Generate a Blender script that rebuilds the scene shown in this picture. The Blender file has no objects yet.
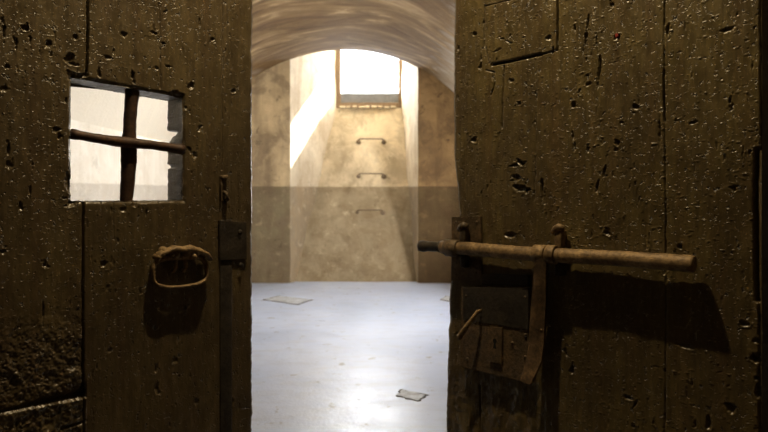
import bpy, bmesh, math, random
import numpy as np
from mathutils import Vector, Matrix

random.seed(7)
SC = bpy.context.scene
COL = SC.collection
EYE = 1.04            # camera height (m)
F, CX, HY = 700.0, 384.0, 192.0   # focal length in px, principal column, horizon row

# ------------------------------------------------------------------ helpers
def link(name, me, mat=None, parent=None, loc=None):
    o = bpy.data.objects.new(name, me)
    COL.objects.link(o)
    if mat:
        me.materials.append(mat)
    if parent:
        o.parent = parent
    if loc:
        o.location = loc
    return o

def obj(name, bm, mat=None, parent=None, smooth=True, loc=None):
    me = bpy.data.meshes.new(name)
    bmesh.ops.recalc_face_normals(bm, faces=bm.faces[:])
    bm.to_mesh(me)
    bm.free()
    if smooth:
        me.polygons.foreach_set('use_smooth', [True] * len(me.polygons))
    return link(name, me, mat, parent, loc)

def sharp(o, deg=35):
    """mark edges above an angle as sharp so smooth shading keeps corners"""
    me = o.data
    bm = bmesh.new(); bm.from_mesh(me)
    for e in bm.edges:
        if len(e.link_faces) == 2 and e.calc_face_angle(0) > math.radians(deg):
            e.smooth = False
    bm.to_mesh(me); bm.free()
    return o

def empty(name, loc, rz=0):
    o = bpy.data.objects.new(name, None)
    COL.objects.link(o)
    o.location = loc
    o.rotation_euler = (0, 0, rz)
    o.empty_display_size = 0.1
    return o

def tag(o, label=None, cat=None, group=None, kind=None):
    if label: o['label'] = label
    if cat: o['category'] = cat
    if group: o['group'] = group
    if kind: o['kind'] = kind
    return o

def box(bm, lo, hi, bev=0.0, seg=2, jit=0.0):
    r = bmesh.ops.create_cube(bm, size=1.0)
    vs = r['verts']
    for v in vs:
        v.co = Vector([lo[i] + (v.co[i] + .5) * (hi[i] - lo[i]) for i in range(3)])
        if jit:
            v.co += Vector([random.uniform(-jit, jit) for _ in range(3)])
    if bev:
        es = list({e for v in vs for e in v.link_edges})
        bmesh.ops.bevel(bm, geom=es, offset=bev, segments=seg, affect='EDGES', profile=.6)

def tube(bm, pts, rad, n=14, caps=True, jit=0.0, flat=None, up=None):
    """a swept tube; rad = number or list; flat = (sx, sy) squash of the section"""
    pts = [Vector(p) for p in pts]
    m = len(pts)
    if not hasattr(rad, '__len__'):
        rad = [rad] * m
    rings = []
    nrm = None
    for i, p in enumerate(pts):
        t = (pts[min(i + 1, m - 1)] - pts[max(i - 1, 0)]).normalized()
        if nrm is None:
            a = Vector(up) if up else (Vector((0, 0, 1)) if abs(t.z) < .9 else Vector((1, 0, 0)))
            nrm = (a - t * a.dot(t)).normalized()
        else:
            nrm = (nrm - t * nrm.dot(t)).normalized()
        b = t.cross(nrm)
        ring = []
        for k in range(n):
            an = 2 * math.pi * k / n
            r = rad[i] + random.uniform(-jit, jit)
            sx, sy = flat if flat else (1, 1)
            ring.append(bm.verts.new(p + nrm * math.cos(an) * r * sx + b * math.sin(an) * r * sy))
        rings.append(ring)
    for i in range(m - 1):
        for k in range(n):
            bm.faces.new((rings[i][k], rings[i][(k + 1) % n], rings[i + 1][(k + 1) % n], rings[i + 1][k]))
    if caps:
        bm.faces.new(rings[0][::-1]); bm.faces.new(rings[-1])

def loop_tube(bm, pts, rad, n=10, jit=0.0, deep=1.0):
    """closed swept tube"""
    pts = [Vector(p) for p in pts]
    m = len(pts)
    c = sum(pts, Vector()) / m
    rings = []
    for i, p in enumerate(pts):
        t = (pts[(i + 1) % m] - pts[i - 1]).normalized()
        a = p - c
        nrm = (a - t * a.dot(t)).normalized()
        b = t.cross(nrm)
        rr = rad[i] if hasattr(rad, '__len__') else rad
        rings.append([bm.verts.new(p + (nrm * math.cos(2 * math.pi * k / n) + b * math.sin(2 * math.pi * k / n) * deep) * (rr + random.uniform(-jit, jit))) for k in range(n)])
    for i in range(m):
        for k in range(n):
            j = (i + 1) % m
            bm.faces.new((rings[i][k], rings[i][(k + 1) % n], rings[j][(k + 1) % n], rings[j][k]))

def prism(bm, poly, y0, y1, bev=0.0):
    """poly: list of (x, z); solid between y0 and y1"""
    a = [bm.verts.new((x, y0, z)) for x, z in poly]
    b = [bm.verts.new((x, y1, z)) for x, z in poly]
    n = len(poly)
    fs = [bm.faces.new(a), bm.faces.new(b[::-1])]
    for i in range(n):
        fs.append(bm.faces.new((a[i], b[i], b[(i + 1) % n], a[(i + 1) % n])))
    if bev:
        es = [e for v in a for e in v.link_edges if e.other_vert(v) in a]
        bmesh.ops.bevel(bm, geom=list(set(es)), offset=bev, segments=2, affect='EDGES')

def rivet(bm, x, z, r, y, h):
    rings = []
    for k, (rr, hh) in enumerate(((1, 0), (.95, .5), (.7, .85), (.3, 1.0))):
        rings.append([bm.verts.new((x + r * rr * math.cos(a * math.pi / 5), y - h * hh, z + r * rr * math.sin(a * math.pi / 5))) for a in range(10)])
    for i in range(3):
        for k in range(10):
            bm.faces.new((rings[i][k], rings[i][(k + 1) % 10], rings[i + 1][(k + 1) % 10], rings[i + 1][k]))
    bm.faces.new(rings[3])

# ------------------------------------------------------------------ node materials
class N:
    def __init__(self, name):
        self.m = bpy.data.materials.new(name)
        self.m.use_nodes = True
        self.t = self.m.node_tree
        self.b = self.t.nodes['Principled BSDF']
        self.co = self.t.nodes.new('ShaderNodeTexCoord')
        self.geo = self.t.nodes.new('ShaderNodeNewGeometry')
    def new(self, typ, **kw):
        n = self.t.nodes.new(typ)
        for k, v in kw.items():
            setattr(n, k, v)
        return n
    def lk(self, a, b):
        self.t.links.new(a, b)
    def mapped(self, src, scale=(1, 1, 1)):
        m = self.new('ShaderNodeMapping')
        m.inputs['Scale'].default_value = scale
        self.lk(src, m.inputs['Vector'])
        return m.outputs[0]
    def noise(self, vec, scale, detail=4, rough=.55, dist=0.0):
        n = self.new('ShaderNodeTexNoise')
        n.inputs['Scale'].default_value = scale
        n.inputs['Detail'].default_value = detail
        n.inputs['Roughness'].default_value = rough
        n.inputs['Distortion'].default_value = dist
        self.lk(vec, n.inputs['Vector'])
        return n.outputs['Fac']
    def ramp(self, fac, stops, interp='LINEAR'):
        r = self.new('ShaderNodeValToRGB')
        r.color_ramp.interpolation = interp
        el = r.color_ramp.elements
        while len(el) < len(stops):
            el.new(.5)
        for e, (p, c) in zip(el, stops):
            e.position = p
            e.color = (*c, 1) if len(c) == 3 else c
        self.lk(fac, r.inputs[0])
        return r.outputs[0]
    def val(self, fac, a, b, lo=0.0, hi=1.0):
        r = self.new('ShaderNodeMapRange')
        r.inputs[1].default_value = a; r.inputs[2].default_value = b
        r.inputs[3].default_value = lo; r.inputs[4].default_value = hi
        self.lk(fac, r.inputs[0])
        return r.outputs[0]
    def mix(self, fac, a, b, mode='MIX'):
        m = self.new('ShaderNodeMix', data_type='RGBA', blend_type=mode)
        for s, v in ((m.inputs[0], fac), (m.inputs[6], a), (m.inputs[7], b)):
            if hasattr(v, 'links') or hasattr(v, 'is_linked'):
                self.lk(v, s)
            else:
                s.default_value = v if not isinstance(v, tuple) else (*v, 1)
        return m.outputs[2]
    def math(self, op, a, b=0.0):
        m = self.new('ShaderNodeMath', operation=op)
        for s, v in ((m.inputs[0], a), (m.inputs[1], b)):
            if hasattr(v, 'is_linked'):
                self.lk(v, s)
            else:
                s.default_value = v
        return m.outputs[0]
    def bump(self, h, strength, dist, nrm=None):
        b = self.new('ShaderNodeBump')
        b.inputs['Strength'].default_value = strength
        b.inputs['Distance'].default_value = dist
        self.lk(h, b.inputs['Height'])
        if nrm is not None:
            self.lk(nrm, b.inputs['Normal'])
        return b.outputs[0]
    def out(self, color, rough=.6, normal=None, metal=0.0, spec=.5):
        b = self.b
        if hasattr(color, 'is_linked'): self.lk(color, b.inputs['Base Color'])
        else: b.inputs['Base Color'].default_value = (*color, 1)
        if hasattr(rough, 'is_linked'): self.lk(rough, b.inputs['Roughness'])
        else: b.inputs['Roughness'].default_value = rough
        b.inputs['Metallic'].default_value = metal
        b.inputs['Specular IOR Level'].default_value = spec
        if normal is not None: self.lk(normal, b.inputs['Normal'])
        return self.m

def mat_wood(name, light, dark, red):
    n = N(name)
    o = n.co.outputs['Object']
    grain = n.noise(n.mapped(o, (60, 60, 5)), 3.0, 6, .65, .3)
    patch = n.noise(n.mapped(o, (3, 3, 1.6)), 2.2, 4, .6)
    streak = n.noise(n.mapped(o, (34, 34, 1.5)), 1.0, 3, .5)
    mott = n.noise(n.mapped(o, (1, 1, .5)), 45, 5, .65)
    c = n.mix(n.val(patch, .35, .65), light, dark)
    c = n.mix(n.val(streak, .50, .70, 0, .6), c, red)
    c = n.mix(n.val(mott, .35, .62, .55, 0), c, tuple(v * .4 for v in dark))
    c = n.mix(n.val(grain, .25, .6, .6, 0), c, tuple(v * .3 for v in dark))
    pits = n.noise(n.mapped(o, (1, 1, .8)), 120, 3, .6)
    c = n.mix(n.val(pits, .635, .68, 0, .85), c, (.010, .008, .006))
    fleck = n.noise(n.mapped(o, (.75, .75, 1.5)), 150, 2, .5)
    h = n.math('ADD', n.math('MULTIPLY', n.math('POWER', n.val(fleck, .585, .88, 0, 1), 1.5), n.val(n.noise(o, 9, 4, .6), .36, .62, .15, 1)), n.math('MULTIPLY', grain, .10))
    h = n.math('SUBTRACT', h, n.val(pits, .60, .85, 0, 1.2))
    nb = n.bump(h, 1.0, .0024)
    rough = n.val(mott, .3, .7, .28, .42)
    return n.out(c, rough, nb, 0, .75)

def mat_iron(name, a, b, c2, metal=.25, rough=(.45, .75), bumpd=.0012):
    n = N(name)
    o = n.co.outputs['Object']
    p = n.noise(o, 28, 6, .65)
    q = n.noise(o, 160, 4, .6)
    col = n.ramp(p, [(.32, a), (.52, b), (.7, c2)])
    col = n.mix(n.val(q, .45, .62, 0, .5), col, tuple(v * .35 for v in a))
    nb = n.bump(n.math('ADD', q, n.math('MULTIPLY', p, 1.5)), .6, bumpd)
    return n.out(col, n.val(p, .3, .7, *rough), nb, metal, .5)

W_LEFT = mat_wood('old_paint_brown', (.135, .100, .044), (.084, .060, .031), (.088, .054, .028))
W_RIGHT = mat_wood('old_paint_olive', (.165, .124, .044), (.088, .062, .029), (.130, .080, .034))
IRON_RUST = mat_iron('rusted_iron', (.10, .062, .030), (.26, .172, .082), (.40, .28, .14))
IRON_HASP = mat_iron('hasp_iron', (.055, .034, .018), (.13, .080, .038), (.25, .155, .070), .2)
IRON_DARK = mat_iron('dark_iron', (.024, .019, .015), (.042, .033, .024), (.065, .050, .032), .3)
IRON_LOCK = mat_iron('painted_iron', (.050, .036, .022), (.11, .074, .038), (.19, .12, .055), .2, (.4, .7), .0026)
IRON_BAR = mat_iron('bar_iron', (.035, .016, .010), (.065, .032, .018), (.12, .060, .028), .2)
HOLE = N('keyhole_dark').out((.004, .004, .004), .9)

def mat_plaster(name, upper, upper2, lower, lower2, line=1.104, stain=(.16, .12, .08), stain_amt=.5, side_shade=False):
    n = N(name)
    P = n.geo.outputs['Position']
    sep = n.new('ShaderNodeSeparateXYZ'); n.lk(P, sep.inputs[0])
    big = n.noise(P, 1.3, 5, .6, .3)
    mid = n.noise(P, 5.5, 6, .62, .2)
    fine = n.noise(P, 45, 4, .6)
    run = n.noise(n.mapped(P, (7, 7, .7)), 1.0, 4, .6)
    u = n.mix(n.val(mid, .3, .7), upper, upper2)
    l = n.mix(n.val(mid, .3, .7), lower, lower2)
    zz = n.math('ADD', sep.outputs[2], n.math('MULTIPLY', n.math('SUBTRACT', mid, .5), .03))
    col = n.mix(n.val(zz, line - .006, line + .006), l, u)
    col = n.mix(n.val(big, .46, .66, 0, stain_amt), col, stain)
    col = n.mix(n.val(run, .50, .68, 0, stain_amt * .8), col, stain)
    cloud = n.noise(P, 2.6, 8, .72, .6)
    col = n.mix(n.val(cloud, .50, .58, 0, stain_amt * .75), col, tuple(v * 1.15 for v in stain))
    spots = n.noise(P, 6, 6, .65, .5)
    col = n.mix(n.val(spots, .61, .68, 0, stain_amt), col, tuple(v * .6 for v in stain))
    lime = n.noise(P, 8, 6, .7, .4)
    col = n.mix(n.val(lime, .57, .72, 0, .4), col, upper)
    damp = n.math('MULTIPLY', n.val(sep.outputs[2], .45, 0, 0, .55), n.val(mid, .3, .6))
    col = n.mix(damp, col, stain)
    if side_shade:  # shade on the right flank, multiplied into the plaster colour
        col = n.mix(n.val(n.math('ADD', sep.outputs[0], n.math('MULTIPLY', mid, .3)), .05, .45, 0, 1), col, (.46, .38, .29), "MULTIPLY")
    nb = n.bump(n.math('ADD', n.math('MULTIPLY', mid, 2.0), fine), .5, .012)
    return n.out(col, .85, nb, 0, .2)

PL_BACK = mat_plaster('old_plaster', (.66, .51, .30), (.48, .36, .21), (.25, .20, .118), (.175, .14, .08), stain=(.15, .105, .065), stain_amt=.65, side_shade=True)
PL_APRON = mat_plaster('stained_plaster', (.86, .74, .53), (.70, .585, .40), (.45, .37, .25), (.29, .235, .15), stain=(.20, .145, .08), stain_amt=.42)
PL_CHEEK = mat_plaster('limewashed_plaster', (.72, .64, .50), (.60, .52, .39), (.30, .24, .165), (.23, .185, .125), stain=(.34, .25, .15), stain_amt=.45)
PL_SIDE = mat_plaster('limewashed_wall', (.88, .83, .74), (.82, .76, .66), (.62, .57, .50), (.55, .50, .43), stain=(.5, .42, .3), stain_amt=.3)
PL_DARK = mat_plaster('corridor_plaster', (.07, .055, .035), (.05, .04, .03), (.05, .04, .03), (.04, .03, .02))

def mat_vault():
    n = N('streaked_vault_plaster')
    P = n.geo.outputs['Position']
    st = n.noise(n.mapped(P, (.9, 2.6, .9)), 1.5, 6, .62, 1.6)
    big = n.noise(n.mapped(P, (.8, 1.2, .8)), 1.3, 5, .65)
    fine = n.noise(P, 40, 4, .6)
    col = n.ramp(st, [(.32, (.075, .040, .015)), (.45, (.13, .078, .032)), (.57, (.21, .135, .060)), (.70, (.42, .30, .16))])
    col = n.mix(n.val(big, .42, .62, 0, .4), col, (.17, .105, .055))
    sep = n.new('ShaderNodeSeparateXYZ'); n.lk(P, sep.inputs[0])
    haunch = n.val(n.math('ADD', sep.outputs[2], n.math('MULTIPLY', n.math('SUBTRACT', st, .5), .5)), 2.40, 2.10)  # paler toward the springing: light on the haunches put into the colour
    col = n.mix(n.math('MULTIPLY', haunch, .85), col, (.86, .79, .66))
    nb = n.bump(n.math('ADD', n.math('MULTIPLY', st, 2), fine), .35, .01)
    return n.out(col, .85, nb, 0, .2)
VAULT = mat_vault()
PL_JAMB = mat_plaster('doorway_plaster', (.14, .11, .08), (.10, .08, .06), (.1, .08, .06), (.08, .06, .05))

def mat_floor():
    n = N('worn_screed_floor')
    P = n.geo.outputs['Position']
    big = n.noise(P, .9, 5, .6, .4)
    mid = n.noise(P, 5, 6, .65, .2)
    fleck = n.noise(n.mapped(P, (1, .8, 1)), 9, 4, .62)
    fine = n.noise(P, 60, 3, .6)
    col = n.ramp(big, [(.3, (.37, .45, .63)), (.5, (.46, .54, .74)), (.7, (.53, .61, .79))])
    col = n.mix(n.val(n.noise(n.mapped(P, (.6, 1.6, 1)), 7, 6, .7, .3), .47, .66, 0, .45), col, (.37, .40, .47))
    col = n.mix(n.val(fleck, .63, .69, 0, .7), col, (.15, .14, .13))
    nb = n.bump(n.math('ADD', n.math('MULTIPLY', mid, 2), n.math('MULTIPLY', fine, .6)), .35, .006)
    return n.out(col, n.val(mid, .3, .7, .27, .40), nb, 0, .6)
FLOOR = mat_floor()
def mat_slab():
    n = N('slab_stone')
    o = n.co.outputs['Object']
    a = n.noise(o, 14, 5, .65)
    return n.out(n.ramp(a, [(.35, (.22, .22, .22)), (.5, (.40, .42, .46)), (.65, (.52, .55, .61))]), .55, n.bump(a, .5, .006), 0, .4)
SLAB = mat_slab()
JOINT = N('slab_joint_dirt').out((.07, .06, .05), .9)
FRAME_WOOD = mat_iron('window_frame_paint', (.16, .10, .05), (.24, .16, .09), (.32, .24, .15), 0, (.6, .8), .002)
GRATE = mat_iron('grating_iron', (.20, .21, .22), (.26, .265, .27), (.32, .32, .32), .0, (.5, .7))
RUNG = mat_iron('rung_iron', (.17, .12, .07), (.27, .20, .13), (.36, .29, .2), .1)

# ------------------------------------------------------------------ the room
AX, RAD, APEX = -.45, 1.85, EYE + 1.646      # vault axis, radius, crown height
SPR = EYE + .5                                # spring height
CZ = APEX - RAD
HALF = math.sqrt(RAD ** 2 - (SPR - CZ) ** 2)
XL, XR = AX - HALF, AX + HALF
YF, YB = 1.4, 8.0
def arch(x):
    return CZ + math.sqrt(max(RAD ** 2 - (x - AX) ** 2, 0))

NL, NR, NY = -1.074, .389, 9.2               # niche edges at the wall, window plane
WL, WR, WB, WT = -.618, .230, EYE + 1.117, EYE + 1.95

# floor: cell, doorway and corridor in one slab
bm = bmesh.new()
box(bm, (XL - .3, 1.2, -.12), (XR + .3, 8.5, 0))
tag(obj('floor', bm, FLOOR, smooth=False), kind='structure')
bm = bmesh.new()
box(bm, (XL - .3, -2.3, -.12), (XR + .3, 1.2, 0))
tag(obj('floor_corridor', bm, PL_DARK, smooth=False), kind='structure')

# back wall: two pieces beside the niche, arched top, 0.3 m thick
bm = bmesh.new()
for x0, x1 in ((XL - .2, NL), (NR, XR + .2)):
    xs = np.linspace(x0, x1, 14)
    poly = [(x0, -.05), (x1, -.05)] + [(x, max(arch(x), SPR) + .03) for x in xs[::-1]]
    prism(bm, poly, YB, YB + .3)
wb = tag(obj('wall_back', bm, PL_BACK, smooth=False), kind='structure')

def cheek_x(y, side):
    f = (y - YB) / (NY - YB)
    return NL + (WL - NL) * f if side < 0 else NR + (WR - NR) * f

def solid_quad_grid(bm, fn, nu, nv, off):
    """grid surface fn(u,v) and its offset copy, closed"""
    A = [[bm.verts.new(fn(i / nu, j / nv)) for j in range(nv + 1)] for i in range(nu + 1)]
    B = [[bm.verts.new(Vector(fn(i / nu, j / nv)) + Vector(off)) for j in range(nv + 1)] for i in range(nu + 1)]
    for i in range(nu):
        for j in range(nv):
            bm.faces.new((A[i][j], A[i + 1][j], A[i + 1][j + 1], A[i][j + 1]))
            bm.faces.new((B[i][j], B[i][j + 1], B[i + 1][j + 1], B[i + 1][j]))
    for i in range(nu):
        for j in (0, nv):
            bm.faces.new((A[i][j], B[i][j], B[i + 1][j], A[i + 1][j]))
    for j in range(nv):
        for i in (0, nu):
            bm.faces.new((A[i][j], A[i][j + 1], B[i][j + 1], B[i][j]))

rn = random.Random(3)
# niche cheeks
for side in (-1, 1):
    bm = bmesh.new()
    off = (-.25, .08, 0) if side < 0 else (.25, .08, 0)
    ph = rn.uniform(0, 6)
    def fn(u, v, side=side, ph=ph):
        y = YB + (NY + .12 - YB) * u
        z = -.05 + 3.25 * v
        w = .008 * math.sin(z * 5 + ph + y * 3) + .005 * math.sin(z * 13 + y * 9 + ph)
        return (cheek_x(y, side) + w * (1 if 0 < u < 1 else .5), y, z)
    solid_quad_grid(bm, fn, 8, 30, off)
    sharp(obj('niche_cheek', bm, PL_CHEEK, wb), 50)
# sloping apron under the window
AY0 = 8.1
def apron(u, v):
    y = AY0 + (NY - AY0) * v
    xl, xr = cheek_x(y, -1) - .03, cheek_x(y, 1) + .03
    z = WB * v
    return (xl + (xr - xl) * u, y + .012 * math.sin(7 * u + 5 * v) + .006 * math.sin(17 * v), z - .05 * (v == 0))
bm = bmesh.new()
solid_quad_grid(bm, apron, 16, 24, (0, .25, -.02))
sharp(obj('niche_apron', bm, PL_APRON, wb), 50)
# niche roof from the vault's arch up to the window head
bm = bmesh.new()
def roof(u, v):
    x = NL - .05 + (NR - NL + .1) * u
    return (x, YB - .02 + (NY + .3 - YB) * v, arch(x) + (WT + .07 - arch(x)) * min(v * 1.15, 1))
solid_quad_grid(bm, roof, 16, 4, (0, 0, .25))
sharp(obj('niche_roof', bm, PL_CHEEK, wb), 50)

# side walls, vault
bm = bmesh.new()
box(bm, (XL - .3, YF - .5, -.05), (XL, YB + .2, SPR + .02))
tag(obj('wall_left', bm, PL_SIDE, smooth=False), kind='structure')
OY0, OY1, OZ0, OZ1 = 4.6, 6.8, .80, 1.48      # added unseen window in the right wall, lighting the left wall
bm = bmesh.new()
box(bm, (XR, YF - .5, -.05), (XR + .3, OY0, SPR + .02))
box(bm, (XR, OY1, -.05), (XR + .3, YB + .2, SPR + .02))
box(bm, (XR, OY0, -.05), (XR + .3, OY1, OZ0))
box(bm, (XR, OY0, OZ1), (XR + .3, OY1, SPR + .02))
tag(obj('wall_right', bm, PL_SIDE, smooth=False), kind='structure')
bm = bmesh.new()
a0 = math.acos(HALF / RAD)
def vault(u, v):
    a = a0 + (math.pi - 2 * a0) * u
    y = YF - .5 + (YB + .02 - YF + .5) * v
    r = RAD - .018 + (.012 * math.sin(5 * a + 1.3 * y) + .008 * math.sin(11 * a - 2.1 * y)) * (v < 1)
    return (AX + r * math.cos(a), y, CZ + r * math.sin(a))
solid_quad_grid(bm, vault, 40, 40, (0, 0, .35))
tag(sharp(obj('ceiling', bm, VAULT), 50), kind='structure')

# front wall with the doorway, corridor
DL, DR, DT = -.86, .655, EYE + 1.35
bm = bmesh.new()
box(bm, (XL - .3, .95, -.05), (DL, YF, 3.0))
box(bm, (DR, .95, -.05), (XR + .3, YF, 3.0))
box(bm, (DL, .95, DT), (DR, YF, 3.0))
tag(obj('wall_front', bm, PL_JAMB, smooth=False), kind='structure')
for nm, lo, hi in (('wall_corridor_left', (XL - .3, -2.3, -.05), (XL - .1, 1.0, 2.8)),
                   ('wall_corridor_right', (XR + .1, -2.3, -.05), (XR + .3, 1.0, 2.8)),
                   ('wall_corridor_rear', (XL - .3, -2.3, -.05), (XR + .3, -2.1, 2.8)),
                   ('ceiling_corridor', (XL - .3, -2.3, 2.75), (XR + .3, 1.0, 2.95))):
    bm = bmesh.new(); box(bm, lo, hi)
    tag(obj(nm, bm, PL_DARK, smooth=False), kind='structure')

# the window above the apron
win = empty('window_1', ((WL + WR) / 2, NY, WB))
tag(win, kind='structure')
def wl(p): return (p[0] - (WL + WR) / 2, p[1], p[2] - WB)
bm = bmesh.new()
t = .05
box(bm, wl((WL - .02, -.03, WB - .01)), wl((WL + t, .05, WT)), .006)
box(bm, wl((WR - t * .8, -.03, WB - .01)), wl((WR + .02, .05, WT)), .006)
box(bm, wl((WL, -.028, WT - .05)), wl((WR, .05, WT + .02)), .006)
box(bm, wl((WL, -.032, WB - .015)), wl((WR, .05, WB + .055)), .008)
obj('window_frame', bm, FRAME_WOOD, win, smooth=False)
bm = bmesh.new()
gx0, gx1 = WL + t, WR - t * .8
box(bm, wl((gx0 - .01, .025, WB + .04)), wl((gx1 + .01, .035, WB + .185)), .002)
for i in range(17):
    x = gx0 + (gx1 - gx0) * (i + .5) / 17
    box(bm, wl((x - .012, .012, WB + .05)), wl((x + .012, .026, WB + .18)), .003)
obj('window_panel', bm, GRATE, win, smooth=False)
bm = bmesh.new()
for i in range(9):
    x0 = WL + .04 + (WR - WL - .1) * i / 9
    box(bm, wl((x0, -.075 - rn.uniform(0, .02), WB - .02)), wl((x0 + rn.uniform(.05, .09), -.03, WB + rn.uniform(-.004, .012))), .004, 1, .004)
obj('window_sill', bm, PL_APRON, win, smooth=False)
# unseen slab added outside to keep the sun out of the side opening
bm = bmesh.new()
box(bm, (XR + .29, OY0 - .5, OZ1 + .04), (XR + 1.7, OY1 + 2.6, OZ1 + .16))
tag(obj('sun_block_slab', bm, PL_SIDE, smooth=False), kind='structure')
# frame of the added side window
win2 = empty('unseen_window', (XR + .1, (OY0 + OY1) / 2, OZ0))
tag(win2, kind='structure')
bm = bmesh.new()
hw = (OY1 - OY0) / 2
for y in (-hw, -.03, hw - .06):
    box(bm, (0, y, 0), (.06, y + .06, OZ1 - OZ0), .004)
for z in (0, OZ1 - OZ0 - .06):
    box(bm, (.001, -hw, z), (.059, hw, z + .06), .004)
obj('window_frame', bm, FRAME_WOOD, win2, smooth=False)

# ------------------------------------------------------------------ rungs on the apron, hook on the wall
def on_apron(px, py):
    """point of the apron plane seen at (px, py)"""
    d = Vector(((px - CX) / F, 1, (HY - py) / F))
    # plane through (0, AY0, 0) and (0, NY, WB)
    k = (NY - AY0) / WB
    # y = AY0 + k*z ;  z = EYE + s*dz ; y = s
    s = (AY0 + k * EYE) / (1 - k * d.z)
    return Vector((d.x * s, s, EYE + d.z * s))
nA = Vector((0, -1, (NY - AY0) / WB)).normalized()
rung_labels = ('rusty iron rung topmost on the sloping plaster wall below the window',
               'iron rung in the sloping wall just above the line of the grey dado',
               'lowest iron rung in the sloping wall, just below the dado line')
for (x0, x1, yb, yf), lab in zip(((358.5, 384, 137.0, 142.0), (358.5, 384, 172.0, 176.5), (357.5, 383, 209.0, 212.5)), rung_labels):
    A, B = on_apron(x0, yf), on_apron(x1, yf)
    c = (A + B) / 2
    e = empty('wall_rung', c)
    tag(e, lab, 'rung', 'iron rungs up the sloping wall')
    out = nA * .075
    A, B = A - c, B - c
    ins = Vector((.02, 0, 0))
    bm = bmesh.new()
    tube(bm, [A - nA * .03, A + out * .5, A + out * .85 + ins * .3, A + out + ins * 1.2, (A + B) / 2 + out * 1.03, B + out - ins * 1.2, B + out * .85 - ins * .3, B + out * .5, B - nA * .03], .0085, 8, jit=.0008)
    obj('bar', bm, RUNG, e)
    for q, s in ((A, -1), (B, 1)):
        bm = bmesh.new()
        tube(bm, [q - nA * .01, q + nA * .008, q + nA * .018], [.034, .03, .012], 10, jit=.003)
        obj('anchor_plug', bm, RUNG, e)

# ------------------------------------------------------------------ slabs set in the floor
def on_floor(px, py):
    y = EYE * F / (py - HY)
    return ((px - CX) / F * y, y)
for quad, lab in (
    (((394.5, 396), (402, 389.5), (427, 395.5), (419.5, 402)), 'small rectangular stone slab alone in the pale floor near the doorway'),
    (((262, 300), (279, 295.8), (314, 300), (298, 305)), 'large worn stone slab in the floor, left and near the far wall'),
    (((439, 300), (446, 296), (464, 297.5), (459, 303)), 'stone slab in the far floor, partly hidden by the door with the bolt')):
    P = [on_floor(*q) for q in quad]
    cx, cy = sum(p[0] for p in P) / 4, sum(p[1] for p in P) / 4
    e = empty('floor_slab', (cx, cy, 0))
    tag(e, lab, 'slab', 'stone slabs set in the floor', 'thing')
    for nm, k, z, m in (('joint', 1.0, .002, JOINT), ('slab_top', .88, .004, SLAB)):
        bm = bmesh.new()
        pts = []
        for i in range(4):
            a, b = P[i], P[(i + 1) % 4]
            for s in range(6):
                f = s / 6
                j = .010 if nm == 'joint' else .006
                pts.append(((a[0] + (b[0] - a[0]) * f - cx) * k + rn.uniform(-j, j), (a[1] + (b[1] - a[1]) * f - cy) * k + rn.uniform(-j, j)))
        top = [bm.verts.new((x, y, z)) for x, y in pts]
        bot = [bm.verts.new((x, y, -.03)) for x, y in pts]
        bm.faces.new(top)
        for i in range(len(pts)):
            bm.faces.new((bot[i], bot[(i + 1) % len(pts)], top[(i + 1) % len(pts)], top[i]))
        obj(nm, bm, m, e, smooth=False)

# ------------------------------------------------------------------ doors
class Door:
    """local frame of a door leaf: x along its width, y into the cell, z up"""
    def __init__(s, origin, ang):
        s.o = Vector((origin[0], origin[1])); s.a = ang
        s.t = Vector((math.cos(ang), math.sin(ang)))
        s.n = Vector((-math.sin(ang), math.cos(ang)))
    def at(s, px, py, y=0.0):
        o = s.o + s.n * y
        k = (px - CX) / F
        x = (k * o.y - o.x) / (s.t.x - k * s.t.y)
        d = o.y + s.t.y * x
        return x, EYE - (py - HY) / F * d

AR = math.atan2(-.6635, .7485)
DRt = Door((.1444, 1.5085), AR)
AL = math.atan(.9)
DLt = Door((-.7884, 1.0453), AL)
WDR, WDL, TH = .605, .680, .072
ZB, ZTOP = .012, 2.03

def vnoise(X, Z, fx, fz, seed):
    r = np.random.RandomState(seed).rand(256, 256)
    x = X * fx + 37.3; z = Z * fz + 11.7
    xi = np.floor(x).astype(int); zi = np.floor(z).astype(int)
    u = x - xi; v = z - zi
    u = u * u * (3 - 2 * u); v = v * v * (3 - 2 * v)
    g = lambda a, b: r[a & 255, b & 255]
    return (g(xi, zi) * (1 - u) + g(xi + 1, zi) * u) * (1 - v) + (g(xi, zi + 1) * (1 - u) + g(xi + 1, zi + 1) * u) * v - .5

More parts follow.
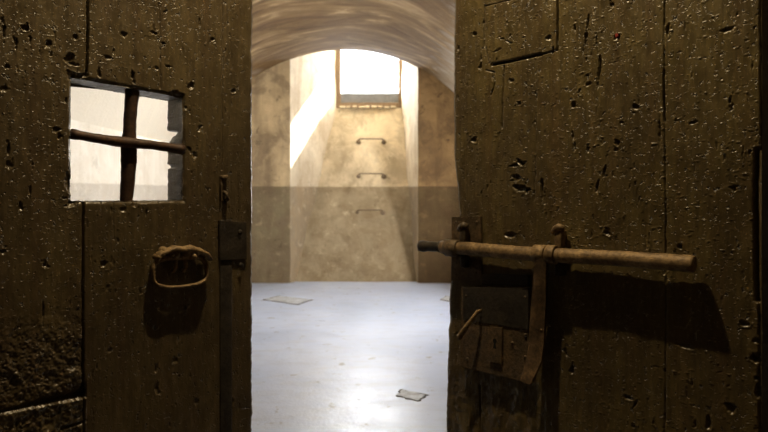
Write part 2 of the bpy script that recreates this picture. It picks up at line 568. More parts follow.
class Field:
    """depth (m, into the wood) on a grid over the leaf"""
    STEP = .0014
    def __init__(s, width, z0, z1, seed):
        s.xs = np.linspace(0, width, int(width / s.STEP) + 1)
        fine = np.linspace(z0, z1, int((z1 - z0) / s.STEP) + 1)
        lo = np.linspace(ZB, z0, 30)[:-1]; hi = np.linspace(z1, ZTOP, 30)[1:]
        s.zs = np.concatenate([lo, fine, hi])
        s.X, s.Z = np.meshgrid(s.xs, s.zs)
        s.H = np.zeros_like(s.X)
        s.rs = np.random.RandomState(seed)
        s.seed = seed
    def base(s):
        X, Z, k = s.X, s.Z, s.seed
        s.H += .0026 * vnoise(X, Z, 9, 4, k) + .0012 * vnoise(X, Z, 30, 14, k + 1)
        s.H += .0007 * vnoise(X, Z, 130, 14, k + 2) + .0003 * vnoise(X, Z, 240, 120, k + 3)
    def dent(s, x, z, rx, rz, a, ang=0.0, p=1.0, lip=.22):
        R = max(rx, rz) * 2.2
        i0, i1 = np.searchsorted(s.xs, (x - R, x + R)); j0, j1 = np.searchsorted(s.zs, (z - R, z + R))
        if i1 <= i0 or j1 <= j0: return
        X = s.X[j0:j1, i0:i1] - x; Z = s.Z[j0:j1, i0:i1] - z
        c, n = math.cos(ang), math.sin(ang)
        u = (X * c + Z * n) / rx; v = (-X * n + Z * c) / rz
        r = np.sqrt(u * u + v * v)
        if max(rx, rz) > .003:
            r = r * (1 + 1.3 * vnoise(s.X[j0:j1, i0:i1], s.Z[j0:j1, i0:i1], .9 / rx, .9 / rz, 5)) + .45 * vnoise(s.X[j0:j1, i0:i1], s.Z[j0:j1, i0:i1], 380, 300, 6)
        else:
            r = r + .3 * vnoise(s.X[j0:j1, i0:i1], s.Z[j0:j1, i0:i1], 400, 400, 5)
        h = np.clip(1 - r ** 2, 0, 1) ** p * a
        h -= lip * abs(a) * np.exp(-((r - 1.25) / .3) ** 2) * (1 if a > 0 else 0)
        s.H[j0:j1, i0:i1] += h
    def crack(s, pts, w, a, wob=.0007):
        """groove along a polyline of local (x, z)"""
        best = np.full(s.X.shape, 9.0)
        Xw = s.X + wob * 2 * vnoise(s.X * 0, s.Z, 1, 60, s.seed + 9) + wob * vnoise(s.X * 0, s.Z, 1, 220, s.seed + 10)
        Zw = s.Z + wob * 2 * vnoise(s.X, s.Z * 0, 60, 1, s.seed + 11)
        for (x0, z0), (x1, z1) in zip(pts, pts[1:]):
            dx, dz = x1 - x0, z1 - z0
            t = np.clip(((Xw - x0) * dx + (Zw - z0) * dz) / (dx * dx + dz * dz + 1e-12), 0, 1)
            best = np.minimum(best, np.hypot(Xw - x0 - t * dx, Zw - z0 - t * dz))
        s.H += a * np.exp(-(best / w) ** 2)
    def scatter(s, n, rx, rz, a, z0, z1, x0=0, x1=9, ang=.3, lip=.2, p=1):
        for _ in range(n):
            s.dent(s.rs.uniform(x0, min(x1, s.xs[-1])), s.rs.uniform(z0, z1), s.rs.uniform(*rx), s.rs.uniform(*rz), s.rs.uniform(*a), s.rs.uniform(-ang, ang), p, lip)

def grid_mesh(name, V, faces, mat, parent):
    used = np.unique(faces)
    remap = np.zeros(len(V), dtype=np.int64); remap[used] = np.arange(len(used))
    f = remap[faces]
    v = V[used]
    me = bpy.data.meshes.new(name)
    me.vertices.add(len(v)); me.vertices.foreach_set('co', v.astype(np.float32).ravel())
    me.loops.add(f.size); me.loops.foreach_set('vertex_index', f.astype(np.int32).ravel())
    me.polygons.add(len(f))
    me.polygons.foreach_set('loop_start', np.arange(0, f.size, 4, dtype=np.int32))
    me.polygons.foreach_set('use_smooth', np.ones(len(f), dtype=bool))
    me.update(calc_edges=True)
    me.validate()
    return link(name, me, mat, parent)

def leaf_mesh(name, fd, edge_shift, thick, mat, parent, hole=None, patch=None, extra_verts=None):
    """front relief + sides + back as ONE mesh. edge_shift(Z) -> (shift at x=0, shift at x=max). patch: (mask fn, name)"""
    nz, nx = fd.X.shape
    Wd = fd.xs[-1]
    s0, s1 = edge_shift(fd.zs)
    fall = lambda d: np.exp(-(d / .02) ** 2)
    X = fd.X + s0[:, None] * fall(fd.X) + s1[:, None] * fall(Wd - fd.X)
    Y = fd.H.copy()
    Z = fd.Z.copy()
    if hole:
        Z += np.interp(fd.X, [hole[0], hole[1]], [.008, -.009]) * np.exp(-((fd.Z - hole[3]) / .035) ** 2)
    V = [np.stack([X.ravel(), Y.ravel(), Z.ravel()], 1)]
    idx = np.arange(nz * nx).reshape(nz, nx)
    q = np.stack([idx[:-1, :-1], idx[:-1, 1:], idx[1:, 1:], idx[1:, :-1]], -1)
    keep = np.ones(q.shape[:2], bool)
    cx = .25 * (fd.X[:-1, :-1] + fd.X[1:, 1:] + fd.X[1:, :-1] + fd.X[:-1, 1:]); cz = .5 * (fd.Z[:-1, :-1] + fd.Z[1:, 1:])
    faces_extra = []
    n0 = nz * nx
    if hole:
        ix0, ix1 = (int(np.argmin(abs(fd.xs - h))) for h in hole[:2])
        iz0, iz1 = (int(np.argmin(abs(fd.zs - h))) for h in hole[2:])
        keep[iz0:iz1, ix0:ix1] = False
        loop = [idx[iz0, i] for i in range(ix0, ix1)] + [idx[i, ix1] for i in range(iz0, iz1)] + [idx[iz1, i] for i in range(ix1, ix0, -1)] + [idx[i, ix0] for i in range(iz1, iz0, -1)]
        loop = np.array(loop)
        L0 = V[0][loop]
        prev = loop
        ctr = np.array([(hole[0] + hole[1]) / 2, (hole[2] + hole[3]) / 2])
        hx1, hz0, hz1 = hole[1], hole[2], hole[3]
        for k, f in enumerate((.1, .3, .5, .7, .88, 1.0)):
            P = L0.copy()
            P[:, 1] = thick * f
            nn = .0022 * vnoise(P[:, 0] + P[:, 2], np.full(len(P), f), 90, 3, 50) + .0012 * vnoise(P[:, 0] - P[:, 2], np.full(len(P), f), 300, 9, 51)
            dirv = np.stack([np.sign(np.round(L0[:, 0] - ctr[0], 4)) * (abs(L0[:, 0] - ctr[0]) > (hole[1] - hole[0]) / 2 - .004), np.sign(L0[:, 2] - ctr[1]) * (abs(L0[:, 2] - ctr[1]) > (hz1 - hz0) / 2 - .013)], 1)
            P[:, 0] += dirv[:, 0] * nn; P[:, 2] += dirv[:, 1] * nn
            right = dirv[:, 0] > 0
            zr = (P[:, 2] - hz0) / (hz1 - hz0)
            notch = np.interp(zr, [.50, .56, .615, .645, .665, 1.0], [0, .004, .012, .060, 0, 0]) + np.interp(zr, [.30, .315, .335, .35], [0, .008, .006, 0])
            P[:, 0] += right * notch * max(0, (f - .45) / .55)
            m = len(V[0]) if len(V) == 1 else sum(len(v) for v in V)
            V.append(P)
            cur = np.arange(m, m + len(P))
            faces_extra.append(np.stack([prev, cur, np.roll(cur, -1), np.roll(prev, -1)], 1))
            prev = cur
        P = L0.copy(); P[:, 1] = thick
        P[right, 0] = hole[1] + .066
        m = sum(len(v) for v in V)
        V.append(P)
        cur = np.arange(m, m + len(P))
        faces_extra.append(np.stack([prev, cur, np.roll(cur, -1), np.roll(prev, -1)], 1))
    groups = []
    if patch:
        pm = patch(cx, cz) & keep
        groups.append(q[pm])
        keep &= ~pm
    # sides
    def side(loop_idx):
        m = sum(len(v) for v in V)
        P = V[0][loop_idx].copy(); P[:, 1] = thick
        V.append(P)
        cur = np.arange(m, m + len(P))
        return np.stack([loop_idx[:-1], loop_idx[1:], cur[1:], cur[:-1]], 1)
    faces_extra.append(side(idx[:, 0][::-1])); faces_extra.append(side(idx[:, -1])); faces_extra.append(side(idx[0, :])); faces_extra.append(side(idx[-1, ::-1]))
    # back
    bx = [0, Wd] if not hole else [0, hole[0] - .001, hole[1] + .065, Wd]
    bz = [fd.zs[0], fd.zs[-1]] if not hole else [fd.zs[0], hole[2] - .001, hole[3] + .001, fd.zs[-1]]
    m = sum(len(v) for v in V)
    V.append(np.array([(x, thick, z) for z in bz for x in bx]))
    bf = []
    for j in range(len(bz) - 1):
        for i in range(len(bx) - 1):
            if hole and i == 1 and j == 1: continue
            a = m + j * len(bx) + i
            bf.append((a, a + len(bx), a + len(bx) + 1, a + 1))
    faces_extra.append(np.array(bf))
    V = np.concatenate(V)
    lf = grid_mesh(name, V, np.concatenate([q[keep]] + faces_extra), mat, parent)
    return lf, [grid_mesh('wood_patch', V, g, mat, parent) for g in groups]

# ---- left door (with the barred hole)
door_l = empty('cell_door', (DLt.o.x, DLt.o.y, 0), AL)
tag(door_l, 'dark worn timber cell door with a small square barred opening and ring handle', 'door', kind='thing')
L = DLt.at
hx0, hzt = L(71.5, 80.5); hx1, _ = L(183.5, 95); _, hzb = L(125, 201)
_, hz_a = L(71.5, 80); _, hz_b = L(183.5, 94)
hzt = (hz_a + hz_b) / 2
HOLE_L = (hx0, hx1, hzb, hzt)
fd = Field(WDL, .46, 1.52, 11)
fd.base()
z0v, z1v = .5, 1.48
# plank joints
fd.crack([L(88.5, -40), L(88, 0), L(86.5, 79)], .0016, .009)
fd.crack([L(83.5, 203), L(83, 300), L(83, 460)], .0016, .008)
fd.crack([L(160, -30), L(160.5, 86)], .0008, .0035)
fd.crack([L(222, -30), L(222.5, 75), L(222, 170)], .0009, .004)
fd.crack([L(113, 203), L(114, 240)], .0007, .002)
# individual gouges, holes and slits: (px, py, rx px, rz px, depth)
for px, py, rx, rz, a in ((48, 44, 3.5, 3.5, 6), (69, 62, 5, 6, 8), (30, 42, 1.1, 5, 5), (16, 43, 1, 6, 5), (4, 31, 1.2, 8, 6), (75, 37, 2.5, 4, 5), (107, 57, 3, 3, 4), (99, 73, 1.2, 5, 6),
                          (133, 75, 2.0, 6, 8), (192, 82, 4.5, 4, 7), (163, 43, 2.5, 2, 5), (165, 12, 2, 1.5, 4), (123, 33, 2.5, 2.5, 5), (168, 66, 4.5, 1.4, 5), (157, 68, 3, 2, 4), (212, 40, 3.5, 1.3, 5),
                          (200, 22, 1, 6, 4), (154, 27, .9, 6, 4), (6, 72, 2, 3, 5), (3, 91, 3, 2, 5), (66, 101, 2, 3, 5), (8, 150, 1.5, 5, 5), (10, 165, 2.5, 4, 5), (57, 130, 3, 3, 6), (60, 136, 2, 4, 6),
                          (190, 150, 3, 3, 4), (195, 155, 2.5, 5, 4), (200, 128, 2, 3, 5), (122, 210, 3, 3, 4), (135, 205, 2, 3, 5), (20, 205, 1.2, 6, 5), (30, 190, 1, 5, 4), (103, 264, 4, 4.5, 6),
                          (45, 265, 3.5, 3, 5), (3, 252, 3, 3, 4), (43, 310, 1.2, 8, 5), (157, 388, 2.5, 6, 6), (156, 370, 1.5, 6, 5), (175, 360, 2, 3, 4), (196, 402, 1.5, 6, 5), (108, 287, 2, 3, 3), (140, 292, 1.3, 4, 3),
                          (231, 402, 4, 5, 8), (110, 350, 2.5, 3, 3), (118, 240, 1.5, 3, 3), (75, 67, 5, 2, 4), (72, 78, 4, 4, 7), (80, 79, 6, 2.5, 6), (177, 90, 6, 2.5, 6), (70, 185, 3, 9, 7), (73, 203, 6, 4, 8)):
    x, z = L(px, py)
    fd.dent(x, z, rx * .0018, rz * .0017, a * .0008, 0, .9, .08)
fd.scatter(900, (.0009, .0022), (.0009, .0022), (.0006, .0022), z0v, z1v, lip=.5)
fd.scatter(170, (.0009, .0016), (.003, .009), (.0012, .004), z0v, z1v, ang=.15)
fd.scatter(900, (.0010, .0026), (.0008, .0015), (-.0016, -.0006), z0v, z1v)
fd.scatter(14, (.003, .006), (.0025, .006), (.003, .006), z0v, z1v)
# crumbled lower corner and the split bottom board
xa, za = L(83, 300)
rough = np.clip((fd.X < xa) * np.clip((za - fd.Z) / .10, 0, 1), 0, 1)
fd.H += rough * (.004 * vnoise(fd.X, fd.Z, 45, 40, 71) + .004 * vnoise(fd.X, fd.Z, 150, 120, 72) + .003 * vnoise(fd.X, fd.Z, 330, 330, 74) + .004 * np.clip(vnoise(fd.X, fd.Z, 60, 24, 73), 0, 1))
xb0, zb0 = L(2, 413); xb1, zb1 = L(86, 397)
lz = zb0 + (fd.X - xb0) * (zb1 - zb0) / (xb1 - xb0)
inx = fd.X < xb1
dz = fd.Z - lz
grow = np.clip((fd.X - xb0) / (xb1 - xb0), 0, 1)
fd.H += inx * np.where(dz > 0, .016 * np.exp(-(dz / (.004 + .012 * grow)) ** 2) * (.3 + grow), 0)
fd.H += inx * (dz <= 0) * (-.007 + np.clip(-dz / .02, 0, 1) * .003)
fd.crack([L(62, 428), L(85, 421)], .002, .008)
# worn rim of the opening and of the free edge
sd = np.maximum(np.maximum(hx0 - fd.X, fd.X - hx1), np.maximum(hzb - fd.Z, fd.Z - hzt))
fd.H += .004 * np.exp(-(np.clip(sd, 0, 1) / .0035) ** 2) * (1 + 1.2 * vnoise(fd.X, fd.Z, 60, 60, 88))
fd.H += .004 * np.exp(-((WDL - fd.X) / .003) ** 2)
def edges_l(z):
    w = .0035 * vnoise(z, z * 0, 22, 1, 31) + .0028 * vnoise(z, z * 0, 70, 1, 32) + .0016 * vnoise(z, z * 0, 230, 1, 33)
    return z * 0, w + .002
leaf_mesh('door_leaf', fd, edges_l, TH, W_LEFT, door_l, hole=HOLE_L)

def wob_bar(a, b, r, n=26, seg=10, jit=.0006, amp=.0012, flat=None, seed=1, up=None, taper=None):
    rr = random.Random(seed)
    a, b = Vector(a), Vector(b)
    bm = bmesh.new()
    p1, p2 = rr.uniform(0, 6), rr.uniform(0, 6)
    pts, rad = [], []
    for i in range(n + 1):
        f = i / n
        w = Vector((math.sin(9 * f + p1), .5 * math.sin(13 * f + p2), math.sin(7 * f + p2))) * amp
        pts.append(a.lerp(b, f) + w)
        rad.append(r * (1 + .10 * math.sin(11 * f + p1) + rr.uniform(-.05, .05)) * (taper(f) if taper else 1))
    tube(bm, pts, rad, seg, True, jit, flat, up)
    return bm
# two iron bars crossing in the opening
xt, zt = L(133.5, 84, .020); xb, zb = L(125, 203, .020)
bmv = wob_bar((xt, .020, zt + .03), (xb, .020, zb - .03), .0138, seed=4, flat=(1, .95))
obj('vertical_bar', bmv, IRON_BAR, door_l)
xa, za = L(71, 134, -.004); xb, zb = L(188, 150, -.004)
bmh = wob_bar((xa + .003, .006, za), (xb - .006, .002, zb), .0095, seed=9, flat=(1.0, 1.1))
obj('horizontal_bar', bmh, IRON_BAR, door_l)

# ring handle
ring = empty('ring_handle', (0, 0, 0)); ring.parent = door_l
c = L(181, 272, -.018)
rx = (L(210, 272, -.018)[0] - L(153, 272, -.018)[0]) / 2 - .004
rz = (L(181, 257, -.018)[1] - L(181, 289, -.018)[1]) / 2 - .003
pts, rad = [], []
for k in range(48):
    an = 2 * math.pi * k / 48
    ca, sa = math.cos(an), math.sin(an)
    ex = .62
    x = rx * math.copysign(abs(ca) ** ex, ca); z = rz * math.copysign(abs(sa) ** ex, sa)
    pts.append((c[0] + x, -.012 - .008 * (1 - sa) / 2 * 1.0, c[1] + z))
    rad.append(.0036 + .0006 * math.sin(5 * an) + (.0008 if sa > .5 else 0))
bm = bmesh.new(); loop_tube(bm, pts, rad, 14, .0004, 1.8)
tag(obj('ring', bm, IRON_RUST, ring), 'rusted oval iron ring')
bm = bmesh.new()
top = [(154, 262), (157, 254), (164, 251), (172, 249), (180, 248.5), (188, 249), (196, 250), (203, 254), (209, 260)]
tube(bm, [(*[(lambda q: (q[0], -.019 - .003 * math.sin(i * 2.1), q[1] + .0012 * math.sin(i * 2.7)))(L(px, py, -.01))][0],) for i, (px, py) in enumerate(top)],
     [.003, .0055, .0060, .0072, .0062, .0076, .0062, .0055, .003], 12, jit=.0012, flat=(1, 2.2))
for px, py, r in ((163, 250, .006), (174, 253, .007), (184, 252, .0075), (195, 252, .0065), (203, 256, .0055), (156, 256, .005), (169, 254, .006), (190, 255, .006)):
    x, z = L(px, py, -.01)
    rivet(bm, x, z + random.uniform(-.002, .002), r * random.uniform(.9, 1.5), -.006, random.uniform(.020, .030))
obj('wrought_bracket', bm, IRON_RUST, ring)
for px in (173.5, 183.5):
    x, z = L(px, 268, -.006)
    bm = bmesh.new()
    tube(bm, [(x, .006, z - .006), (x, -.008, z - .005), (x, -.016, z + .003), (x, -.014, z + .013), (x, -.004, z + .016)], .0042, 10, jit=.0004)
    obj('staple', bm, IRON_RUST, ring)

# dark iron strap and keeper on the closing edge
xs0, zs0 = L(219.5, 220); xs1, _ = L(231.5, 220)
_, zbot = L(226, 440)
bm = bmesh.new()
box(bm, (xs0, -.003, .35), (xs1, .01, zs0), .0015)
obj('edge_strap', bm, IRON_DARK, door_l)
xk0, zk0 = L(220, 219, -.008); xk1, zk1 = L(247, 221, -.008)
bm = bmesh.new()
prism(bm, [(xk0, zk0 - .004), (xk1, zk1 - .0035), (xk1 + .001, zk1 - .082), (xk0 + .001, zk1 - .080)], -.0065, .01, .0012)
for px, py in ((241, 265), (240, 232)):
    x, z = L(px, py, -.008); rivet(bm, x, z, .005, -.008, .003)
sharp(obj('bolt_keeper', bm, IRON_DARK, door_l))
bm = bmesh.new()
x, z = L(226, 177, -.012)
box(bm, (x - .008, -.010, z - .005), (x + .008, .01, z + .004), .003, 2, .001)
box(bm, (x - .0085, -.007, z - .050), (x - .0045, .01, z - .004), .001)
tube(bm, [(x + .001, .005, z - .030), (x + .001, -.012, z - .033), (x + .003, -.014, z - .045), (x + .006, .004, z - .050)], .004, 8, jit=.0005)
obj('keeper_staple', bm, IRON_LOCK, door_l)

# ---- right door (with the sliding bolt and the lock)
door_r = empty('cell_door', (DRt.o.x, DRt.o.y, 0), AR)
tag(door_r, 'dark olive brown timber cell door carrying the long sliding bolt and rim lock', 'door', kind='thing')
R = DRt.at
fd = Field(WDR, .46, 1.52, 23)
fd.base()
fd.crack([R(664.5, -40), R(664, 90), R(666, 200), R(665, 460)], .0008, .0045)
fd.crack([R(664, 70), R(664.5, 120)], .0014, .005)
fd.crack([R(504, 66), R(503, 90), R(502, 128)], .0013, .006)
fd.crack([R(536, 56), R(536.5, 130), R(535, 200)], .0007, .0024)
fd.crack([R(480, 385), R(479, 460)], .0016, .007)
fd.crack([R(757, 150), R(756, 200), R(757, 300)], .0030, .012)
fd.crack([R(760, -40), R(761, 150)], .0012, .005)
fd.crack([R(759, 300), R(760, 460)], .0016, .006)
# inset patch
PT = [(484.5, 6), (512, -2), (557.5, -40), (557.5, 50), (491, 65), (486, 47)]
fd.crack([R(557.5, -40), R(557.5, 50)], .0013, .008)
fd.crack([R(557, 50), R(540, 55)], .0010, .006)
fd.crack([R(541, 54.5), R(515, 60), R(493, 64.5)], .0022, .011)
fd.crack([R(485, 5), R(484.5, 46)], .0010, .006)
fd.crack([R(485, 46), R(489, 64)], .0007, .003)
fd.crack([R(485.5, 6), R(513, -1), R(557, -14)], .0010, .005)
fd.crack([R(486, 70), R(494, 72), R(495, 82), R(491, 95)], .0010, .004)
for px, py, rx, rz, a, an in ((475, 34, 3.5, 3.5, 7, 0), (480, 67, 1.6, 4, 5, -.4), (512, 80, 3, 2.5, 5, 0), (509, 42, 7, 1.3, 6, -.5), (498, 50, 5, 1.2, 4, .2), (548, 38, 3, 2, 4, 0), (520, 162, 4, 3, 7, 0), (514, 165, 5, 1.5, 5, .2),
                              (521, 188, 7, 4, 9, .1), (527, 192, 4, 3, 6, 0), (518, 178, 6, 2, 5, .1), (543, 192, 1.4, 9, 7, 0), (545, 200, 1.0, 8, 6, 0), (575, 28, 1, 4, 5, 0), (588, 22, 1, 9, 5, -.15), (599, 70, 1.2, 16, 6, -.12),
                              (597, 45, 1, 10, 4, .2), (586, 40, 1.2, 8, 5, -.2), (574, 104, 2, 5, 6, -.5), (588, 84, 3, 2, 4, 0), (579, 91, 1.2, 5, 5, -.5), (573, 137, 1.2, 7, 6, 0), (588, 150, 1, 4, 5, 0), (575, 146, 1.4, 5, 5, 0),
                              (618, 143, 2.5, 4, 6, 0), (616, 150, 3, 2, 5, 0), (635, 107, 2.5, 3, 5, -.4), (605, 170, 1.2, 8, 6, -.2), (598, 185, 1.0, 7, 5, -.2), (617, 36, 2.5, 3, 5, 0), (612, 4, 1.8, 3, 5, 0), (668, 28, 1.6, 8, 7, -.2),
                              (727, 30, 5, 2, 4, .4), (694, 122, 4, 1.5, 4, .3), (660, 130, 1, 12, 4, 0), (733, 188, 4, 1.5, 5, 0), (732, 106, 2, 3, 3, 0), (685, 345, 4, 2.5, 4, 0), (730, 408, 3, 5, 6, 0), (708, 420, 2, 6, 5, 0), (695, 425, 1.5, 5, 4, 0),
                              (572, 370, 1.6, 5, 5, 0), (566, 352, 1.2, 6, 5, 0), (635, 405, 1, 8, 3, -.5), (756, 360, 3, 4, 7, 0), (756, 340, 3, 3, 5, 0), (757, 390, 2, 7, 7, 0), (512, 235, 6, 4, 5, 0)):
    x, z = R(px, py)
    fd.dent(x, z, rx * .0021, rz * .0017, a * .001, an, .8, .08)
fd.scatter(420, (.001, .0026), (.001, .0026), (.0006, .002), z0v, z1v, lip=.35)
fd.scatter(190, (.0008, .0015), (.003, .011), (.0012, .004), z0v, z1v, ang=.15)
fd.scatter(1500, (.0014, .0042), (.0007, .0014), (-.0015, -.0006), z0v, z1v, ang=.25)
fd.scatter(400, (.002, .005), (.0009, .0016), (.0005, .0014), z0v, z1v, ang=.25, lip=.3)
fd.scatter(14, (.004, .007), (.003, .006), (.003, .006), z0v, z1v)
# splintered wood under the lock
xq, zq = R(545, 380)
rough = (fd.X < xq) * np.clip((zq + .02 - fd.Z) / .05, 0, 1)
fd.H += rough * (.005 * vnoise(fd.X, fd.Z, 40, 18, 91) + .0025 * vnoise(fd.X, fd.Z, 160, 90, 92))
fd.H += .003 * np.exp(-(fd.X / .003) ** 2)
EP = [(0, 455), (60, 454), (110, 454), (160, 455), (190, 458), (214, 460), (222, 456), (282, 451), (300, 449.5), (318, 450.5), (330, 449), (352, 449), (380, 447.5), (432, 446.5)]
ezs = [R(px, py)[1] for py, px in EP][::-1]; exs = [R(px, py)[0] for py, px in EP][::-1]
def edges_r(z):
    w = .0022 * vnoise(z, z * 0, 60, 1, 41) + .0014 * vnoise(z, z * 0, 200, 1, 42)
    return np.interp(z, ezs, exs) + w - .002, z * 0
poly = [R(*p) for p in PT]
def in_poly(X, Z):
    ins = np.zeros(X.shape, bool)
    j = len(poly) - 1
    for i in range(len(poly)):
        xi, zi = poly[i]; xj, zj = poly[j]
        ins ^= ((zi > Z) != (zj > Z)) & (X < (xj - xi) * (Z - zi) / (zj - zi + 1e-12) + xi)
        j = i
    return ins
fd.H -= .0015 * in_poly(fd.X, fd.Z)
lf, patches = leaf_mesh('door_leaf', fd, edges_r, .060, W_RIGHT, door_r, patch=in_poly)
tag(patches[0], 'squared wooden repair patch let into the door')

# a fleck of red paint
bm = bmesh.new()
x, z = R(617, 35.5)
prism(bm, [(x - .003, z + .001), (x - .001, z + .004), (x + .0025, z + .0028), (x + .003, z - .002), (x + .0005, z - .001), (x - .001, z - .0045)], -.0022, .004)
tag(obj('paint_fleck', bm, N('red_paint').out((.30, .03, .02), .5), door_r, smooth=False), 'tiny fleck of red paint')

# iron back plate under the left end of the bolt
def poly_of(pix, y=0.0):
    return [R(px, py, y) for px, py in pix]
bm = bmesh.new()
prism(bm, poly_of([(451.5, 217), (481, 216.5), (482, 279), (451, 281)], -.004), -.0045, .004, .0012)
bp = sharp(obj('back_plate', bm, IRON_LOCK, door_r))
def rivets(spots, off, r, y, h, mat, parent):
    for px, py in spots:
        bm = bmesh.new()
        x, z = R(px, py, off); rivet(bm, x, z, r, y, h)
        obj('rivet', bm, mat, parent)
rivets(((456, 222), (477, 222), (456, 275), (476, 273)), -.004, .003, -.004, .0018, IRON_LOCK, bp)

# the sliding bolt
BZ = EYE - .1183
BY = -.025
bolt = empty('sliding_bolt', (0, 0, 0)); bolt.parent = door_r
x0, x1 = -.0652, .512
prof = [(x0, .0102), (x0 + .002, .0118), (x0 + .012, .0125), (x0 + .020, .0112), (x0 + .024, .0100)]
k = x0 + .03
while k < x1 - .03:
    prof.append((k, .0138 if k > -.006 else .0108)); k += .010
prof += [(x1 - .022, .0136), (x1 - .018, .0145), (x1 - .004, .0147), (x1 - .001, .0138), (x1, .0120), (x1 - .0005, .0090), (x1 - .0020, .0085)]
rr = random.Random(12)
def bar_piece(p):
    bm = bmesh.new()
    tube(bm, [(x, BY + .0008 * math.sin(x * 23), BZ + .0010 * math.sin(x * 17 + 1)) for x, r in p], [r * (1 + rr.uniform(-.025, .025)) for x, r in p], 20, True, .00025)
    return bm
cut = next(i for i, q in enumerate(prof) if q[0] > -.006)
tag(obj('bolt_bar', bar_piece(prof[cut:]), IRON_RUST, bolt), 'long round rusted iron bolt bar')
tag(obj('bolt_tip', bar_piece(prof[:cut + 1]), IRON_DARK, bolt), 'dark blunt tip of the bolt standing past the door edge')
def band(bm, xa, xb, ri, ro, zoff=0.0, n=24):
    P = []
    for x, r in ((xa, ri), (xa, ro - .001), (xa + .0012, ro), (xb - .0012, ro), (xb, ro - .001), (xb, ri)):
        P.append([bm.verts.new((x, BY + math.cos(2 * math.pi * q / n) * (r + random.uniform(-.0003, .0003)), BZ + zoff + math.sin(2 * math.pi * q / n) * (r + random.uniform(-.0003, .0003)))) for q in range(n)])
    for i in range(6):
        A, B = P[i], P[(i + 1) % 6]
        for q in range(n):
            bm.faces.new((A[q], A[(q + 1) % n], B[(q + 1) % n], B[q]))
# collar with the hanging hasp
cx0, _ = R(534.5, 250, BY - .0); cx1, _ = R(546.5, 250, BY)
bm = bmesh.new(); band(bm, cx0, cx1, .0132, .0175)
obj('collar', bm, IRON_RUST, bolt)
left = [(535.0, 258), (533.5, 275), (531.5, 300), (529.5, 325), (528.5, 345), (525.5, 362), (521, 377), (520.5, 381)]
right = [(546.5, 258), (545.5, 275), (545.5, 300), (544.5, 325), (543.5, 345), (541, 362), (533, 379), (530, 384.5)]
yy = [-.040, -.036, -.033, -.032, -.033, -.036, -.043, -.046]
bm = bmesh.new()
rows = []
for (a, b, y) in zip(left, right, yy):
    xa, za = R(a[0], a[1], y); xb, zb = R(b[0], b[1], y)
    rows.append([bm.verts.new(p) for p in ((xa, y, za), (xa + (xb - xa) * .5, y - .0012, (za + zb) / 2), (xb, y, zb), (xb, y + .007, zb), (xa, y + .007, za))])
for i in range(len(rows) - 1):
    for q in range(5):
        bm.faces.new((rows[i][q], rows[i][(q + 1) % 5], rows[i + 1][(q + 1) % 5], rows[i + 1][q]))
bm.faces.new(rows[0]); bm.faces.new(rows[-1])
bmesh.ops.bevel(bm, geom=[e for e in bm.edges if e.calc_face_angle(0) > .9], offset=.001, segments=2, affect='EDGES')
o = sharp(obj('hasp', bm, IRON_HASP, bolt), 50)
tag(o, 'flat iron hasp hanging from the bolt over the lock')
rivets(((541, 330), (535, 355), (538, 350), (540, 300)), -.033, .0028, -.032, .0022, IRON_RUST, bolt)

# staples that carry the bolt
def staple(px0, px1, lug, name_mat):
    s = empty('bolt_staple', (0, 0, 0)); s.parent = door_r
    xa, _ = R(px0, 250, BY); xb, _ = R(px1, 250, BY)
    bm = bmesh.new(); band(bm, xa, xb, .0138, .0182)
    obj('eye', bm, name_mat, s)
    (lx, lz) = R(lug[0], lug[1], -.018)
    bm = bmesh.new()
    # upper shank out of the wood, clenched head on top
    hw, top = lug[2], lz
    box(bm, (lx - hw * .72, -.021, BZ + .010), (lx + hw * .72, .008, top - .004), .002, 2, .0008)
    tube(bm, [(lx - hw * 1.25, -.016, top - .010), (lx - hw * .6, -.017, top - .002), (lx, -.017, top + .001), (lx + hw, -.015, top - .001)], [.005, .0075, .0085, .0062], 10, jit=.0007)
    obj('upper_shank', bm, name_mat, s)
    bm = bmesh.new()
    box(bm, (lx - hw * .7, -.020, BZ - .040), (lx + hw * .7, .008, BZ - .010), .003, 2, .001)
    obj('lower_shank', bm, IRON_DARK, s)
    return s
staple(446.5, 459, (463, 226, .0095), IRON_LOCK)
staple(547.5, 556.5, (558.5, 228, .0105), IRON_RUST)

# rim lock
lock = empty('rim_lock', (0, 0, 0)); lock.parent = door_r
bm = bmesh.new()
prism(bm, poly_of([(460.5, 287), (529.5, 287.5), (529.5, 384), (460, 367)], -.018), -.018, .004, .002)
tag(sharp(obj('lock_case', bm, IRON_LOCK, lock)), 'rusty brown iron lock case')
bm = bmesh.new()
prism(bm, poly_of([(463, 287), (528.5, 288), (528.5, 330), (463, 320)], -.0195), -.0200, -.016, .001)
tag(sharp(obj('cover_plate', bm, IRON_DARK, lock)), 'smooth dark plate on the upper half of the lock')
bm = bmesh.new()
prism(bm, poly_of([(482, 273.5), (529, 275), (529, 286), (482, 285)], -.007), -.008, .004, .0015)
sharp(obj('top_rail', bm, IRON_DARK, lock))
bm = bmesh.new()
prism(bm, poly_of([(489.5, 326), (502.5, 328), (502, 364.5), (489, 361)], -.021), -.0225, -.017, .001)
kp = sharp(obj('keyhole_plate', bm, IRON_LOCK, lock))
bm = bmesh.new()
x, z = R(494.8, 341, -.0225)
pts = [(x + .0046 * math.cos(a), z + .0052 * math.sin(a)) for a in [math.radians(d) for d in range(-55, 236, 14)]]
pts += [(x - .0022, z - .006), (x - .0040, z - .015), (x + .0040, z - .0155), (x + .0020, z - .006)]
prism(bm, pts, -.02275, -.0215)
obj('keyhole', bm, HOLE, kp, smooth=False)
rivets(((466, 296), (467, 359), (525, 297), (523, 374), (525, 335), (512, 343), (525, 357)), -.02, .0036, -.0178, .0032, IRON_LOCK, lock)
bm = bmesh.new()
xa, za = R(477.5, 311.5, -.03); xb, zb = R(460, 337, -.045)
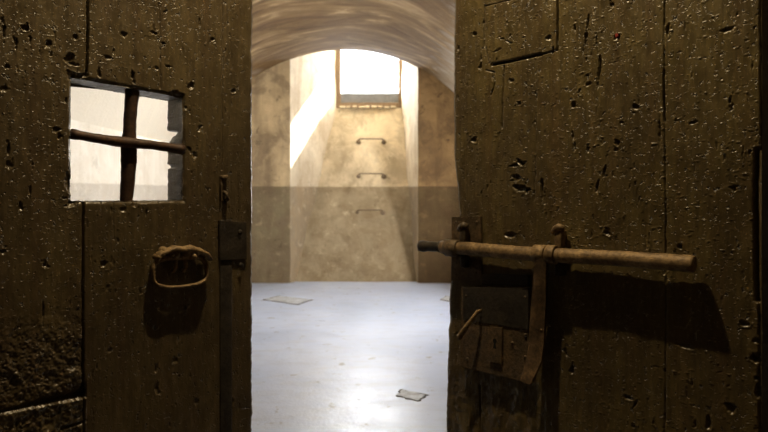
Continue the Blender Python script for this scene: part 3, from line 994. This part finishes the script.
wobs = [(xa + .002, -.018, za + .001), (xa, -.030, za), (xa * .7 + xb * .3, -.038, za * .7 + zb * .3 - .002), (xa * .35 + xb * .65, -.043, za * .35 + zb * .65), (xb, -.046, zb + .001), (xb - .001, -.046, zb - .005)]
tube(bm, wobs, [.003, .0034, .0042, .0048, .0055, .0035], 10, jit=.0003, flat=(1.15, .75))
tag(obj('lever', bm, IRON_RUST, lock), 'short bent iron lever pointing down')

# ------------------------------------------------------------------ light
w = bpy.data.worlds.new('World'); SC.world = w
w.use_nodes = True
bg = w.node_tree.nodes['Background']
bg.inputs['Color'].default_value = (.92, .96, 1.0, 1)
bg.inputs['Strength'].default_value = 9.0

def light(name, typ, loc, energy, color, **kw):
    l = bpy.data.lights.new(name, typ)
    l.energy = energy; l.color = color
    for k, v in kw.items(): setattr(l, k, v)
    o = bpy.data.objects.new(name, l); COL.objects.link(o); o.location = loc
    return o
# bare bulb under the doorway lintel
light('doorway_bulb', 'POINT', (-.07, 1.16, EYE + 1.18), 48, (1.0, .78, .45), shadow_soft_size=.012)
# sun through the window onto the left cheek of the niche
s = light('sun', 'SUN', (3, 12, 6), 30, (1.0, .95, .86), angle=math.radians(.6))
s.rotation_euler = Vector((-1.0, -1.2, -1.02)).to_track_quat('-Z', 'Y').to_euler()
# area lights: daylight at the niche window, added fill at the side opening
p = light('window_daylight', 'AREA', ((WL + WR) / 2, NY + .25, (WB + WT) / 2 + .05), 85, (.92, .96, 1.0), shape='RECTANGLE', size=WR - WL, size_y=WT - WB)
p.rotation_euler = Vector((0, -1, -.25)).to_track_quat('-Z', 'Z').to_euler()
p = light('left_wall_fill', 'AREA', (XR + .35, (OY0 + OY1) / 2, (OZ0 + OZ1) / 2), 370, (1.0, .94, .85), shape='RECTANGLE', size=OY1 - OY0, size_y=OZ1 - OZ0)
p.rotation_euler = Vector((-1, 0, .0)).to_track_quat('-Z', 'Z').to_euler()

# ------------------------------------------------------------------ camera
cam = bpy.data.cameras.new('Camera')
co = bpy.data.objects.new('Camera', cam); COL.objects.link(co)
co.location = (0, 0, EYE); co.rotation_euler = (math.pi / 2, 0, 0)
cam.sensor_width = 36; cam.lens = F / 768 * 36
cam.shift_y = -(216 - HY) / 768
cam.clip_start = .05
cam.dof.use_dof = True; cam.dof.focus_distance = 1.32; cam.dof.aperture_fstop = 7.5
SC.camera = co
SC.view_settings.view_transform = 'Standard'
SC.view_settings.look = 'None'
SC.view_settings.exposure = 0.0
SC.view_settings.gamma = 1.0
SC.view_settings.use_curve_mapping = False
